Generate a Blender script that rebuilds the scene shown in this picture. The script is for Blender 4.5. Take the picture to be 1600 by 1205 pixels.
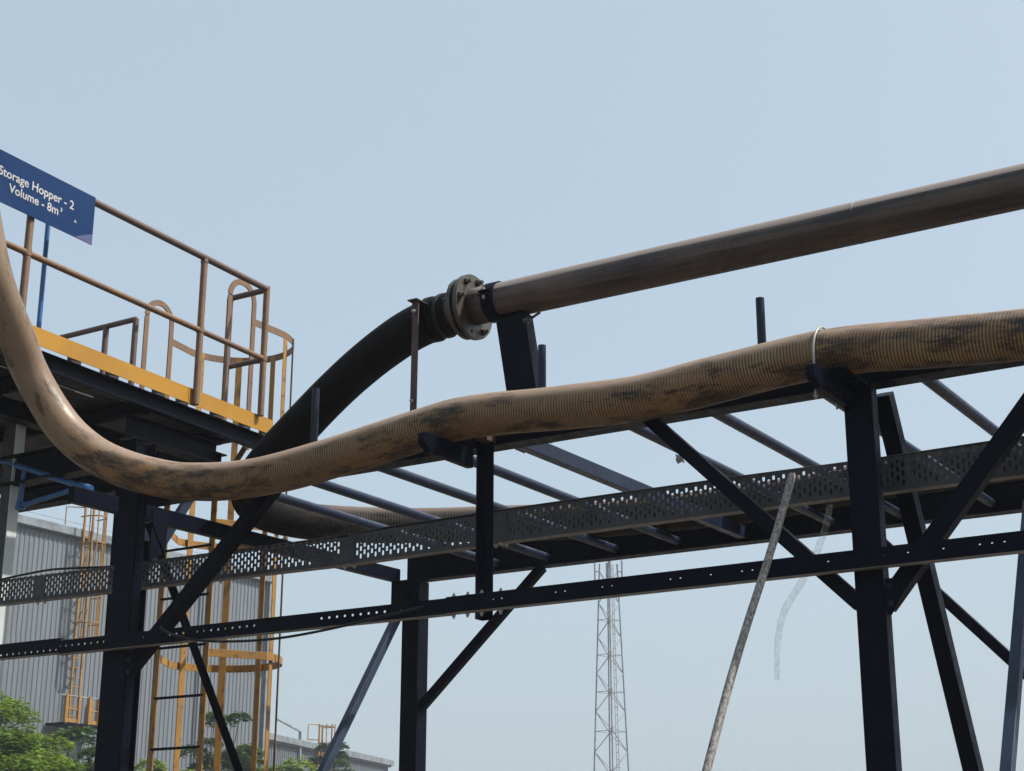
import bpy, bmesh, math, random
from mathutils import Vector, Matrix
random.seed(7)
sc = bpy.context.scene
for o in list(bpy.data.objects): bpy.data.objects.remove(o, do_unlink=True)

# ------------------------------------------------------------------ camera
# world axes: x along the pipe rack, y across it (away from the camera), z up;
# the origin is at the camera's eye, the ground lies 1.6 m below it
GZ = -1.6
cam = bpy.data.cameras.new('camera'); cam_o = bpy.data.objects.new('camera', cam)
sc.collection.objects.link(cam_o)
RX = Vector((0.84375628, 0.53672115, 0.00239768))
RY = Vector((0.15798348, -0.25262342, 0.95457982))
RZ = Vector((0.51294888, -0.80505392, -0.29794567))
cam_o.matrix_world = Matrix(((RX.x, RY.x, RZ.x, 0), (RX.y, RY.y, RZ.y, 0), (RX.z, RY.z, RZ.z, 0), (0, 0, 0, 1)))
cam.sensor_width = 36; cam.lens = 2530.9 / 1600 * 36
cam.clip_start = 0.05; cam.clip_end = 3000
sc.camera = cam_o
sc.render.resolution_x = 1024; sc.render.resolution_y = 771

# ------------------------------------------------------------------ sky, sun, exposure
SUN_EL = math.radians(52); SUN_ROT = math.radians(64)     # rotation clockwise from +y
w = bpy.data.worlds.new('World'); sc.world = w; w.use_nodes = True
nt = w.node_tree; nt.nodes.clear()
sky = nt.nodes.new('ShaderNodeTexSky'); sky.sky_type = 'NISHITA'; sky.sun_disc = False
sky.sun_elevation = SUN_EL; sky.sun_rotation = SUN_ROT
sky.air_density = 1.0; sky.dust_density = 6.0; sky.ozone_density = 2.0; sky.altitude = 0
bg = nt.nodes.new('ShaderNodeBackground'); bg.inputs[1].default_value = 0.15
wo = nt.nodes.new('ShaderNodeOutputWorld')
veil = nt.nodes.new('ShaderNodeMix'); veil.data_type = 'RGBA'; veil.inputs[0].default_value = 0.62      # even milky haze over the whole sky
veil.inputs[7].default_value = (3.02, 3.70, 4.10, 1)
nt.links.new(sky.outputs[0], veil.inputs[6]); nt.links.new(veil.outputs[2], bg.inputs[0]); nt.links.new(bg.outputs[0], wo.inputs[0])
sd = Vector((math.sin(SUN_ROT) * math.cos(SUN_EL), math.cos(SUN_ROT) * math.cos(SUN_EL), math.sin(SUN_EL)))
sl = bpy.data.lights.new('sun', 'SUN'); sl.energy = 4.8; sl.angle = math.radians(0.6); sl.color = (1, 0.94, 0.85)
so = bpy.data.objects.new('sun', sl); sc.collection.objects.link(so)
so.rotation_euler = sd.to_track_quat('Z', 'Y').to_euler(); so.location = sd * 60
vs = sc.view_settings; vs.view_transform = 'Standard'; vs.look = 'None'; vs.exposure = 0.40; vs.gamma = 1
vs.use_curve_mapping = False

# ------------------------------------------------------------------ material helpers
class G:
    def __init__(s, name):
        s.m = bpy.data.materials.new(name); s.m.use_nodes = True
        s.t = s.m.node_tree; s.b = s.t.nodes['Principled BSDF']; s.out = s.t.nodes['Material Output']
        s.tc = None
    def n(s, typ, **k):
        x = s.t.nodes.new(typ)
        for a, v in k.items(): setattr(x, a, v)
        return x
    def lk(s, a, b): s.t.links.new(a, b)
    def put(s, sock, v):
        if hasattr(v, 'is_linked'): s.lk(v, sock)
        else: sock.default_value = v
    def co(s):
        if not s.tc: s.tc = s.n('ShaderNodeTexCoord')
        return s.tc.outputs['Object']
    def noise(s, scale, detail=4, rough=.55, vec=None, sc3=None):
        v = vec or s.co()
        if sc3:
            mp = s.n('ShaderNodeMapping'); s.lk(v, mp.inputs[0]); mp.inputs['Scale'].default_value = sc3; v = mp.outputs[0]
        x = s.n('ShaderNodeTexNoise'); s.lk(v, x.inputs['Vector'])
        x.inputs['Scale'].default_value = scale; x.inputs['Detail'].default_value = detail; x.inputs['Roughness'].default_value = rough
        return x.outputs['Fac']
    def ramp(s, f, a, b, lo=0., hi=1.):
        x = s.n('ShaderNodeMapRange', interpolation_type='SMOOTHSTEP'); s.lk(f, x.inputs[0])
        x.inputs[1].default_value = a; x.inputs[2].default_value = b; x.inputs[3].default_value = lo; x.inputs[4].default_value = hi
        return x.outputs[0]
    def math(s, op, a, b=0.):
        x = s.n('ShaderNodeMath', operation=op); s.put(x.inputs[0], a); s.put(x.inputs[1], b); return x.outputs[0]
    def mix(s, f, a, b):
        x = s.n('ShaderNodeMix', data_type='RGBA'); s.put(x.inputs[0], f)
        for i, v in ((6, a), (7, b)):
            if hasattr(v, 'is_linked'): s.lk(v, x.inputs[i])
            else: x.inputs[i].default_value = (*v, 1)
        return x.outputs[2]
    def attr(s, name):
        return s.n('ShaderNodeAttribute', attribute_name=name).outputs['Fac']
    def nz(s):
        g = s.n('ShaderNodeNewGeometry'); x = s.n('ShaderNodeSeparateXYZ'); s.lk(g.outputs['Normal'], x.inputs[0]); return x.outputs[2]
    def bump(s, h, strength=.3, dist=.01):
        x = s.n('ShaderNodeBump'); x.inputs['Strength'].default_value = strength; x.inputs['Distance'].default_value = dist
        s.lk(h, x.inputs['Height']); s.lk(x.outputs[0], s.b.inputs['Normal'])
    def fin(s, col, rough=.6, metal=0., spec=.5):
        s.put(s.b.inputs['Base Color'], col if hasattr(col, 'is_linked') else (*col, 1))
        s.put(s.b.inputs['Roughness'], rough); s.put(s.b.inputs['Metallic'], metal)
        s.b.inputs['Specular IOR Level'].default_value = spec
        return s.m

def paint(name, base, dust, rust=None, rough=.5, dust_amt=.6, rust_lo=.6, rust_hi=.72, base2=None, spec=.5, grime=.2):
    g = G(name)
    a = g.noise(2.3); b = g.noise(17, 6, .65); c = g.noise(90, 3)
    base2 = base2 or tuple(x * .6 for x in base)
    col = g.mix(g.ramp(a, .35, .7), base, base2)
    if rust: col = g.mix(g.ramp(b, rust_lo, rust_hi), col, rust)
    up = g.math('MULTIPLY', g.ramp(g.nz(), .2, .95), g.ramp(b, .3, .65))
    col = g.mix(g.math('MULTIPLY', up, dust_amt), col, dust)
    gr = g.math('MULTIPLY', g.ramp(g.noise(5, 5, .7), .45, .75), grime)
    col = g.mix(gr, col, dust)
    g.bump(c, .10, .003)
    return g.fin(col, g.ramp(b, .3, .7, rough - .06, rough + .14), 0, spec)

DUST = (.23, .18, .14)
M = {}
M['navy'] = paint('navy_painted_steel', (.0020, .0034, .0092), (.020, .021, .024), (.012, .0085, .0075), .40, .35, .66, .76, base2=(.0028, .0042, .0100), spec=.05, grime=.06)
M['navy_pipe'] = paint('navy_painted_pipe', (.0070, .0140, .0380), (.068, .080, .112), (.014, .016, .022), .36, .8, .6, .75, spec=.22, grime=.10)
M['blue_brace'] = paint('light_blue_angle', (.020, .036, .072), (.08, .09, .11), (.016, .02, .03), .45, .5, .6, .75, spec=.25, grime=.12)  # lighter blue than the navy braces
M['yellow'] = paint('yellow_paint', (.33, .168, .014), (.22, .14, .06), (.10, .055, .025), .5, .4, .62, .78, (.285, .14, .013), spec=.3, grime=.10)
M['rail'] = paint('weathered_yellow_rail', (.155, .080, .028), (.15, .105, .085), (.085, .048, .034), .55, .6, .46, .74, (.110, .062, .042), grime=.3)
M['brown_rail'] = paint('brown_dusty_rail', (.085, .052, .043), (.155, .112, .098), (.110, .062, .035), .55, .6, .6, .8, (.066, .042, .036), grime=.25)
M['ladder'] = paint('ladder_yellow_paint', (.30, .150, .018), (.21, .145, .085), (.105, .058, .026), .5, .5, .52, .68, (.235, .122, .026), grime=.3)
M['galv'] = paint('dusty_grey_tray_steel', (.046, .049, .055), (.11, .10, .088), (.045, .034, .027), .5, .6, .58, .76, (.028, .030, .034), spec=.3, grime=.24)
M['galvlip'] = paint('lit_underside_flange_steel', (.13, .105, .08), (.18, .15, .12), (.08, .05, .035), .5, .5, .5, .7)  # bottom flanges: ground-lit underside painted in as a lighter steel
M['galvlight'] = paint('bright_galvanised_steel', (.50, .55, .55), (.38, .38, .35), (.40, .43, .43), .42, .3, .55, .75, (.44, .49, .49))
M['steel'] = paint('olive_grey_steel', (.052, .047, .037), (.10, .086, .067), (.024, .019, .015), .40, .6, .46, .66, (.034, .031, .026))
M['chrome'] = paint('zinc_bolt_steel', (.30, .30, .285), (.22, .2, .17), None, .35, .3)
M['rustbar'] = paint('rusty_flat_bar', (.055, .030, .026), (.26, .19, .13), (.12, .075, .045), .65, .5, .55, .7)
M['conduit'] = paint('blue_pvc_pipe', (.012, .085, .24), (.2, .2, .2), None, .35, .35, base2=(.016, .11, .29))
M['sign'] = paint('blue_sign_panel', (.0055, .026, .090), (.03, .05, .11), None, .45, .2, base2=(.007, .030, .098), spec=.08, grime=.05)
M['print'] = paint('white_print', (.38, .39, .39), (.3, .3, .29), None, .5, .2, base2=(.33, .345, .35))
M['pink'] = paint('pink_print', (.16, .045, .13), (.2, .1, .15), (.03, .05, .15), .5, .1, .42, .50)
M['blackcable'] = paint('black_cable_sheath', (.010, .010, .011), (.05, .045, .04), None, .45, .7, spec=.25, grime=.1)
M['wire'] = paint('brown_wire_rope', (.055, .04, .035), (.14, .11, .09), None, .6, .4)
M['deck'] = paint('dark_deck_plate', (.016, .017, .022), (.2, .16, .12), None, .6, .5)
M['towersteel'] = paint('grey_tower_steel', (.25, .275, .295), (.26, .27, .28), None, .6, .2)
M['fascia'] = paint('pale_grey_sheet', (.17, .20, .225), (.17, .17, .17), None, .5, .3)

# brown pipe with lengthwise streaks
g = G('dusty_lit_top_brown_pipe')
st = g.noise(1, 5, .6, sc3=(1.1, 26, 26)); st2 = g.noise(1, 4, .6, sc3=(3.5, 60, 60)); sp = g.noise(14, 5, .7); pat = g.noise(2.2, 3)
col = g.mix(g.ramp(st, .36, .62), (.011, .0085, .008), (.066, .041, .030))
col = g.mix(g.math('MULTIPLY', g.ramp(st2, .48, .7), .55), col, (.025, .022, .022))
col = g.mix(g.math('MULTIPLY', g.ramp(sp, .58, .75), .6), col, (.125, .066, .036))
col = g.mix(g.math('MULTIPLY', g.ramp(pat, .5, .7), .35), col, (.10, .072, .055))
col = g.mix(g.math('MULTIPLY', g.ramp(g.math('ADD', g.nz(), g.math('MULTIPLY', g.math('SUBTRACT', st, .5), .45)), .34, .47), .93), col, (.24, .197, .168))  # pale top band: dust plus the sunlit top, put into the colour
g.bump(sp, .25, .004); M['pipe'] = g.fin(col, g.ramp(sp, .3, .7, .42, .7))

# ribbed hose, dust on rubber; attributes s (metres along the hose) and ang (turn around it)
def hose_mat(name, dusty, dark, top, pitch, warm, gloss, smear=(.44, .60), plain_to=None, olive=(.2, .16, .08), fade=None, spec=.35):
    g = G(name)
    s = g.attr('s'); a = g.attr('ang')
    cv = g.n('ShaderNodeCombineXYZ'); g.lk(s, cv.inputs[0])
    g.lk(g.math('MULTIPLY', g.math('COSINE', a), .16), cv.inputs[1]); g.lk(g.math('MULTIPLY', g.math('SINE', a), .16), cv.inputs[2])
    v = cv.outputs[0]
    n1 = g.noise(1, 8, .74, v, (3.6, 8, 8)); n2 = g.noise(1, 5, .6, v, (1.1, 1.6, 1.6)); n3 = g.noise(1, 4, .7, v, (45, 14, 14)); n4 = g.noise(1, 5, .7, v, (6, 22, 22))
    n5 = g.noise(1, 4, .6, v, (2.6, 3, 3))
    rb = g.math('SINE', g.math('MULTIPLY', s, 2 * math.pi / pitch))
    grv = g.math('MULTIPLY', g.ramp(rb, .25, -.5), g.ramp(n5, .30, .58, .25, 1))
    if plain_to is not None: grv = g.math('MULTIPLY', grv, g.ramp(s, plain_to - .9, plain_to + .7, .10, 1))
    n1 = g.math('ADD', n1, g.math('MULTIPLY', rb, -.022)); n1 = g.math('ADD', n1, g.ramp(n2, .38, .62, -.05, .05))
    if plain_to is not None: n1 = g.math('ADD', n1, g.ramp(s, plain_to - 1.9, plain_to - .6, -.10, 0))
    col = g.mix(g.ramp(n2, .35, .65), dusty, warm)
    col = g.mix(g.math('MULTIPLY', g.ramp(n5, .52, .66), .55), col, olive)
    col = g.mix(g.math('MULTIPLY', g.ramp(n3, .4, .75), .45), col, tuple(x * .5 for x in dusty))
    col = g.mix(g.math('MULTIPLY', grv, .74), col, dark)
    sm = g.math('MULTIPLY', g.ramp(n1, smear[0], smear[1]), g.ramp(n4, .32, .6, .30, .96))
    col = g.mix(sm, col, dark)
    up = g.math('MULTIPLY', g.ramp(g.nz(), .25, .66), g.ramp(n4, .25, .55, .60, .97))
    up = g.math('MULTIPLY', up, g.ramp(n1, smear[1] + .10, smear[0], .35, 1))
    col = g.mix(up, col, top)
    if plain_to is not None:
        col = g.mix(g.math('MULTIPLY', g.ramp(s, plain_to - .3, plain_to - 1.5, 0, .72), g.ramp(n1, .62, .45, .25, 1)), col, (.172, .136, .108))
    if fade:
        g2 = g.ramp(s, fade[0], fade[1]); f2 = g.math('MULTIPLY', g2, g.ramp(n4, .2, .5, .6, 1))
        c2 = g.mix(g.math('MULTIPLY', grv, .8), (.060, .053, .047), (.016, .0145, .014)); c2 = g.mix(g.ramp(n1, .50, .62), c2, (.018, .0165, .016)); c2 = g.mix(g.ramp(s, 4.6, 5.6), c2, (.013, .0115, .011))
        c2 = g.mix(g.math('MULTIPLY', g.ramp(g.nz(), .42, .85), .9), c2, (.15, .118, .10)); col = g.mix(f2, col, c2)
    g.bump(n4, .2, .004)
    rg = g.ramp(n1, .3, .7, gloss, gloss + .25)
    if plain_to is not None: rg = g.math('ADD', rg, g.ramp(s, plain_to - 1.6, plain_to - .4, -.10, .05))
    return g.fin(col, rg, 0, spec)
M['hose'] = hose_mat('dusty_tan_ribbed_hose', (.190, .118, .052), (.015, .0105, .008), (.245, .180, .132), .0165, (.215, .108, .036), .33, (.475, .57), 3.0, (.265, .178, .072), None, .38)
M['blackhose'] = hose_mat('black_ribbed_hose', (.0042, .0040, .0042), (.0022, .0022, .0026), (.013, .012, .012), .022, (.005, .0045, .0045), .55, (.5, .64), None, (.005, .005, .005), (2.95, 3.6), .10)


# weathered pole
g = G('peeling_painted_pole'); n = g.noise(1, 6, .7, sc3=(80, 80, 50)); n2 = g.noise(1.1, 3); 
col = g.mix(g.ramp(n, .38, .62), (.075, .07, .068), (.27, .255, .235))
col = g.mix(g.math('MULTIPLY', g.ramp(n2, .52, .62), .8), col, (.15, .105, .065))
g.bump(n, .4, .004); M['pole'] = g.fin(col, .6)
# translucent plastic strip
g = G('clear_plastic_strip'); n = g.noise(30, 4)
g.b.inputs['Transmission Weight'].default_value = .0
g.fin((.50, .54, .50), .25); tr = g.n('ShaderNodeBsdfTransparent'); mx = g.n('ShaderNodeMixShader')
g.lk(g.ramp(n, .3, .7, .07, .20), mx.inputs[0]); g.lk(tr.outputs[0], mx.inputs[1]); g.lk(g.b.outputs[0], mx.inputs[2]); g.lk(mx.outputs[0], g.out.inputs[0])
M['plastic'] = g.m
# corrugated cladding
g = G('grey_corrugated_cladding'); oi = g.n('ShaderNodeObjectInfo')
n = g.noise(1, 5, .65, sc3=(2, 9, .5)); n2 = g.noise(1.6, 5, .7)
col = g.mix(g.ramp(n, .35, .7), (.140, .163, .185), (.104, .122, .142))
col = g.mix(g.math('MULTIPLY', g.ramp(n2, .55, .75), .5), col, (.09, .095, .095))
col = g.mix(g.math('MULTIPLY', oi.outputs['Random'], .30), col, (.085, .098, .112))
M['clad'] = g.fin(col, .5)
# foliage, bark, ground
def leafmat(name, a, b, c):
    g = G(name); at = g.attr('tone'); n = g.noise(.7, 3)
    col = g.mix(at, a, b); col = g.mix(g.ramp(n, .4, .7), col, c)
    g.fin(col, .5); tl = g.n('ShaderNodeBsdfTranslucent'); g.lk(col, tl.inputs[0]); mx = g.n('ShaderNodeMixShader'); mx.inputs[0].default_value = .38
    g.lk(g.b.outputs[0], mx.inputs[1]); g.lk(tl.outputs[0], mx.inputs[2]); g.lk(mx.outputs[0], g.out.inputs[0]); return g.m
M['leaf'] = leafmat('tree_leaves', (.050, .105, .012), (.200, .285, .022), (.12, .190, .020))
M['leafdark'] = leafmat('dark_tree_leaves', (.026, .062, .016), (.085, .145, .024), (.045, .090, .020))
M['bark'] = paint('bark', (.10, .08, .06), (.15, .13, .1), (.05, .04, .03), .85, .3)
g = G('dusty_concrete_ground'); n = g.noise(.15, 6, .6); n2 = g.noise(3, 6, .7)
col = g.mix(g.ramp(n, .35, .65), (.12, .105, .09), (.085, .076, .066)); col = g.mix(g.math('MULTIPLY', g.ramp(n2, .5, .7), .5), col, (.15, .135, .118))
g.bump(n2, .4, .02); M['ground'] = g.fin(col, .9)

# ------------------------------------------------------------------ geometry helpers
COL = sc.collection; ORG = {}
def V3(p): return Vector(p)
def thing(name, label, cat, loc, group=None):
    o = bpy.data.objects.new(name, None); COL.objects.link(o); o.location = loc; ORG[o] = Vector(loc)
    o.empty_display_size = .2; o['label'] = label; o['category'] = cat
    if group: o['group'] = group
    return o
def tag(o, label, cat, group=None):
    o['label'] = label; o['category'] = cat
    if group: o['group'] = group
    return o
class MB:
    """collects vertices (world metres) and faces; build() links them as ONE mesh object"""
    def __init__(s): s.v = []; s.f = []; s.a = {}
    def add(s, v, f):
        k = len(s.v); s.v += [Vector(p) for p in v]; s.f += [tuple(i + k for i in q) for q in f]; return s
    def sweep(s, A, B, prof, up=(0, 0, 1)):
        A = Vector(A); B = Vector(B); d = (B - A).normalized(); up = Vector(up)
        if abs(d.dot(up)) > .999: up = Vector((0, 1, 0))
        sd_ = up.cross(d).normalized(); uv = d.cross(sd_)
        n = len(prof)
        vs_ = [A + sd_ * p + uv * q for p, q in prof] + [B + sd_ * p + uv * q for p, q in prof]
        fs = [(i, (i + 1) % n, n + (i + 1) % n, n + i) for i in range(n)] + [tuple(reversed(range(n))), tuple(range(n, 2 * n))]
        return s.add(vs_, fs)
    def box(s, lo, hi):
        (a, b, c), (d, e, f) = lo, hi
        return s.add([(a, b, c), (d, b, c), (d, e, c), (a, e, c), (a, b, f), (d, b, f), (d, e, f), (a, e, f)],
                     [(3, 2, 1, 0), (4, 5, 6, 7), (0, 1, 5, 4), (1, 2, 6, 5), (2, 3, 7, 6), (3, 0, 4, 7)])
    def tube(s, pts, r, n=10, caps=True, attr=False):
        pts = [Vector(p) for p in pts]; m = len(pts); k = len(s.v)
        T = [(pts[min(i + 1, m - 1)] - pts[max(i - 1, 0)]).normalized() for i in range(m)]
        ref = Vector((0, 0, 1)) if abs(T[0].z) < .9 else Vector((0, 1, 0))
        N = T[0].cross(ref).normalized().cross(T[0]).normalized(); acc = 0.
        for i in range(m):
            N = (N - T[i] * N.dot(T[i])).normalized(); Bn = T[i].cross(N)
            if i: acc += (pts[i] - pts[i - 1]).length
            ri = r(acc) if callable(r) else r
            for j in range(n):
                t = 2 * math.pi * j / n; s.v.append(pts[i] + (N * math.cos(t) + Bn * math.sin(t)) * ri)
                if attr: s.a.setdefault('s', []).append(acc); s.a.setdefault('ang', []).append(t)
        for i in range(m - 1):
            for j in range(n):
                a, b = k + i * n + j, k + i * n + (j + 1) % n; s.f.append((a, b, b + n, a + n))
        if caps: s.f.append(tuple(k + j for j in reversed(range(n)))); s.f.append(tuple(k + (m - 1) * n + j for j in range(n)))
        return s
    def build(s, name, mat, parent=None, smooth=False, bevel=0, solid=0, loc=None):
        org = ORG[parent] if parent else (Vector(loc) if loc else Vector((0, 0, 0)))
        me = bpy.data.meshes.new(name); me.from_pydata([tuple(p - org) for p in s.v], [], s.f); me.validate()
        if smooth: me.polygons.foreach_set('use_smooth', [True] * len(me.polygons))
        for k, d in s.a.items():
            at = me.attributes.new(k, 'FLOAT', 'POINT'); at.data.foreach_set('value', d)
        me.materials.append(M[mat]); me.update()
        o = bpy.data.objects.new(name, me); COL.objects.link(o); ORG[o] = org
        if parent: o.parent = parent
        else: o.location = org
        if bevel:
            b = o.modifiers.new('bevel', 'BEVEL'); b.width = bevel; b.segments = 1; b.limit_method = 'ANGLE'; b.angle_limit = .9
        if solid:
            q = o.modifiers.new('thick', 'SOLIDIFY'); q.thickness = solid; q.offset = 0
        return o
def inst(name, me, mat, parent, loc, rot=None):
    o = bpy.data.objects.new(name, me); COL.objects.link(o); o.parent = parent
    o.location = Vector(loc) - ORG[parent]; ORG[o] = Vector(loc)
    if rot is not None: o.rotation_euler = rot
    if not me.materials: me.materials.append(M[mat])
    return o
def rect(wd, h): return [(-wd / 2, -h / 2), (wd / 2, -h / 2), (wd / 2, h / 2), (-wd / 2, h / 2)]
def chan(wd, h, t=.008, flip=1):      # C section: web on one side (+p if flip=1), flanges towards -p
    P = [(wd / 2, -h / 2), (wd / 2, h / 2), (-wd / 2, h / 2), (-wd / 2, h / 2 - t), (wd / 2 - t, h / 2 - t), (wd / 2 - t, -h / 2 + t), (-wd / 2, -h / 2 + t), (-wd / 2, -h / 2)]
    return P if flip == 1 else [(-p, q) for p, q in reversed(P)]
def isec(wd, h, t=.01):
    return [(-wd/2, -h/2), (wd/2, -h/2), (wd/2, -h/2+t), (t/2, -h/2+t), (t/2, h/2-t), (wd/2, h/2-t), (wd/2, h/2), (-wd/2, h/2), (-wd/2, h/2-t), (-t/2, h/2-t), (-t/2, -h/2+t), (-wd/2, -h/2+t)]
def angl(a, t=.008, fx=1, fy=1):
    P = [(-a/2, -a/2), (a/2, -a/2), (a/2, -a/2+t), (-a/2+t, -a/2+t), (-a/2+t, a/2), (-a/2, a/2)]
    P = [(p * fx, q * fy) for p, q in P]
    return P if fx * fy > 0 else list(reversed(P))
def circ(r, n=14): return [(r * math.cos(2 * math.pi * i / n), r * math.sin(2 * math.pi * i / n)) for i in range(n)]
def beam(name, A, B, prof, mat, parent, up=(0, 0, 1), bevel=.003):
    return MB().sweep(A, B, prof, up).build(name, mat, parent, bevel=bevel)
def rod(name, pts, r, mat, parent, n=14, loc=None):
    o = MB().tube(pts, r, n).build(name, mat, parent, smooth=True, loc=loc)
    e = o.modifiers.new('edge', 'EDGE_SPLIT'); e.split_angle = 1.0
    return o
def spline(P, step):
    P = [Vector(p) for p in P]; P = [2 * P[0] - P[1]] + P + [2 * P[-1] - P[-2]]; out = []
    for i in range(1, len(P) - 2):
        a, b, c, d = P[i-1:i+3]; L = (c - b).length; n = max(2, int(L / step))
        t0, t1, t2 = (b-a).length ** .5, L ** .5, (d-c).length ** .5     # centripetal tangents
        m1 = ((b-a)/t0 - (c-a)/(t0+t1) + (c-b)/t1) * t1; m2 = ((c-b)/t1 - (d-b)/(t1+t2) + (d-c)/t2) * t1
        for k in range(n):
            t = k / n; out.append((2*t**3-3*t*t+1)*b + (t**3-2*t*t+t)*m1 + (-2*t**3+3*t*t)*c + (t**3-t*t)*m2)
    out.append(P[-2]); return out
def resample(P, step):
    out = [P[0]]; acc = 0
    for a, b in zip(P, P[1:]):
        L = (b - a).length
        while acc + L >= step:
            t = (step - acc) / L; a = a.lerp(b, t); out.append(a); L = (b - a).length; acc = 0
        acc += L
    return out
def hexbolt(r, h):
    me = bpy.data.meshes.new('bolt'); mb = MB(); mb.sweep((0, 0, 0), (0, 0, h), circ(r, 6)); mb.sweep((0, 0, h), (0, 0, h * 2.1), circ(r * .55, 8))
    me.from_pydata([tuple(p) for p in mb.v], [], mb.f); me.update(); return me
def cell(mb, x0, x1, z0, z1, wd, h, f):      # one rectangular cell with a rounded slot; f maps (x,z) to 3-D
    cx, cz = (x0 + x1) / 2, (z0 + z1) / 2; c = wd * .3
    H = [(wd/2, -h/2+c), (wd/2, h/2-c), (wd/2-c, h/2), (-wd/2+c, h/2), (-wd/2, h/2-c), (-wd/2, -h/2+c), (-wd/2+c, -h/2), (wd/2-c, -h/2)]
    pts = [(x1, z0), (x1, z1), (x0, z1), (x0, z0)] + [(cx + p, cz + q) for p, q in H]
    mb.add([f(*p) for p in pts], [(0, 1, 5, 4), (1, 6, 5), (1, 2, 7, 6), (2, 8, 7), (2, 3, 9, 8), (3, 10, 9), (3, 0, 11, 10), (0, 4, 11)])

# ================================================================== SETTING
gp = MB(); N = 40; S = 900
for j in range(N + 1):
    for i in range(N + 1):
        x = (i / N * 2 - 1); y = (j / N * 2 - 1)
        gp.v.append(Vector((S * x * abs(x), S * y * abs(y), GZ + .015 * math.sin(i * 1.7) * math.cos(j * 1.3))))
for j in range(N):
    for i in range(N): a = j * (N + 1) + i; gp.f.append((a, a + 1, a + N + 2, a + N + 1))
go = gp.build('ground', 'ground'); go['kind'] = 'structure'

# ================================================================== PIPE RACK
rack = thing('pipe_rack', 'dark navy steel pipe rack of columns, beams, braces and crossbars', 'pipe rack', (-5.1, 8.8, GZ))
ZB = 2.36
# columns
beam('column', (-7.512, 7.262, GZ), (-7.512, 7.262, 2.50), chan(.17, .085, .01), 'navy', rack, (0, 1, 0))
MB().box((-7.602, 7.228, GZ), (-7.422, 7.236, 2.49)).build('cover_plate', 'navy', rack)
beam('column', (-2.620, 7.262, GZ), (-2.620, 7.262, 2.36), rect(.142, .080), 'navy', rack, (0, 1, 0))
beam('column', (-7.545, 10.42, GZ), (-7.545, 10.42, 2.355), rect(.16, .14), 'navy', rack, (0, 1, 0))
beam('column', (-2.50, 10.42, GZ), (-2.50, 10.42, 2.355), isec(.17, .15, .012), 'navy', rack, (0, 1, 0))
# long beams
beam('front_beam', (-7.42, 7.325, 2.435), (2.0, 7.325, 2.435), chan(.13, .15, .01, -1), 'navy', rack)
beam('back_beam', (-7.64, 10.43, 2.47), (2.0, 10.43, 2.47), isec(.12, .22, .012), 'navy', rack)
# end cross beam that sticks out past the near column
beam('cross_beam', (-7.80, 7.00, 2.415), (-7.70, 10.38, 2.415), rect(.06, .105), 'navy', rack)
MB().box((-7.70, 10.30, 2.10), (-7.55, 10.31, 2.36)).build('gusset_plate', 'navy', rack)
MB().add([(-7.50, 7.42, 2.35), (-7.50, 7.56, 2.35), (-7.50, 7.56, 2.10), (-7.50, 7.42, 2.02), (-7.49, 7.42, 2.35), (-7.49, 7.56, 2.35), (-7.49, 7.56, 2.10), (-7.49, 7.42, 2.02)],
         [(3, 2, 1, 0), (4, 5, 6, 7), (0, 1, 5, 4), (1, 2, 6, 5), (2, 3, 7, 6), (3, 0, 4, 7)]).build('gusset_plate', 'navy', rack)
# pipe crossbars and one channel crossbar
for u in (-6.73, -6.27, -5.70, -5.16, -4.00, -3.505, -2.88, -2.367, -1.75):
    rod('crossbar', [(u, 7.38, 2.418), (u + random.uniform(-.02, .02), 10.37, 2.418)], .031, 'navy_pipe', rack)
beam('crossbar_channel', (-4.69, 7.38, 2.42), (-4.66, 10.37, 2.42), chan(.06, .085, .008, -1), 'navy_pipe', rack)
# knee braces (in the plane of the columns)
def knee(A, B, s, prof=None): beam('knee_brace', A, B, prof or rect(s, s * .9), 'navy', rack, (0, 1, 0))
knee((-6.29, 7.262, 2.36), (-7.47, 7.262, 1.27), .085)
knee((-3.77, 7.262, 2.36), (-2.68, 7.262, 1.285), .07)
knee((-1.62, 7.262, 2.36), (-2.56, 7.262, 1.27), .085)
knee((-6.36, 10.42, 2.36), (-7.50, 10.42, 1.34), .07)
knee((-3.77, 10.42, 2.36), (-2.56, 10.42, 1.07), .07)
# X braces across the rack
def cross(A, B, s, prof=None): beam('cross_brace', A, B, prof or angl(s), 'navy', rack, (1, 0, 0))
cross((-7.52, 7.45, 2.29), (-7.52, 9.93, -1.50), .075)
beam('cross_brace', (-7.62, 10.40, 2.24), (-7.62, 7.81, -1.50), angl(.060, .007, 1, -1), 'blue_brace', rack, (1, 0, 0))
cross((-2.58, 7.48, 2.36), (-2.58, 9.64, -1.50), .085, rect(.085, .085))
beam('cross_brace', (-2.59, 10.12, 2.34), (-2.59, 7.86, -1.50), angl(.068, .008, 1, -1), 'blue_brace', rack, (1, 0, 0))
# guide posts standing on the front beam
for u, zt in ((-6.165, 2.965), (-4.527, 2.95), (-3.188, 2.97)):
    rod('guide_post', [(u, 7.42, 2.40), (u, 7.42, zt)], .023, 'navy_pipe', rack, 16)
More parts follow.
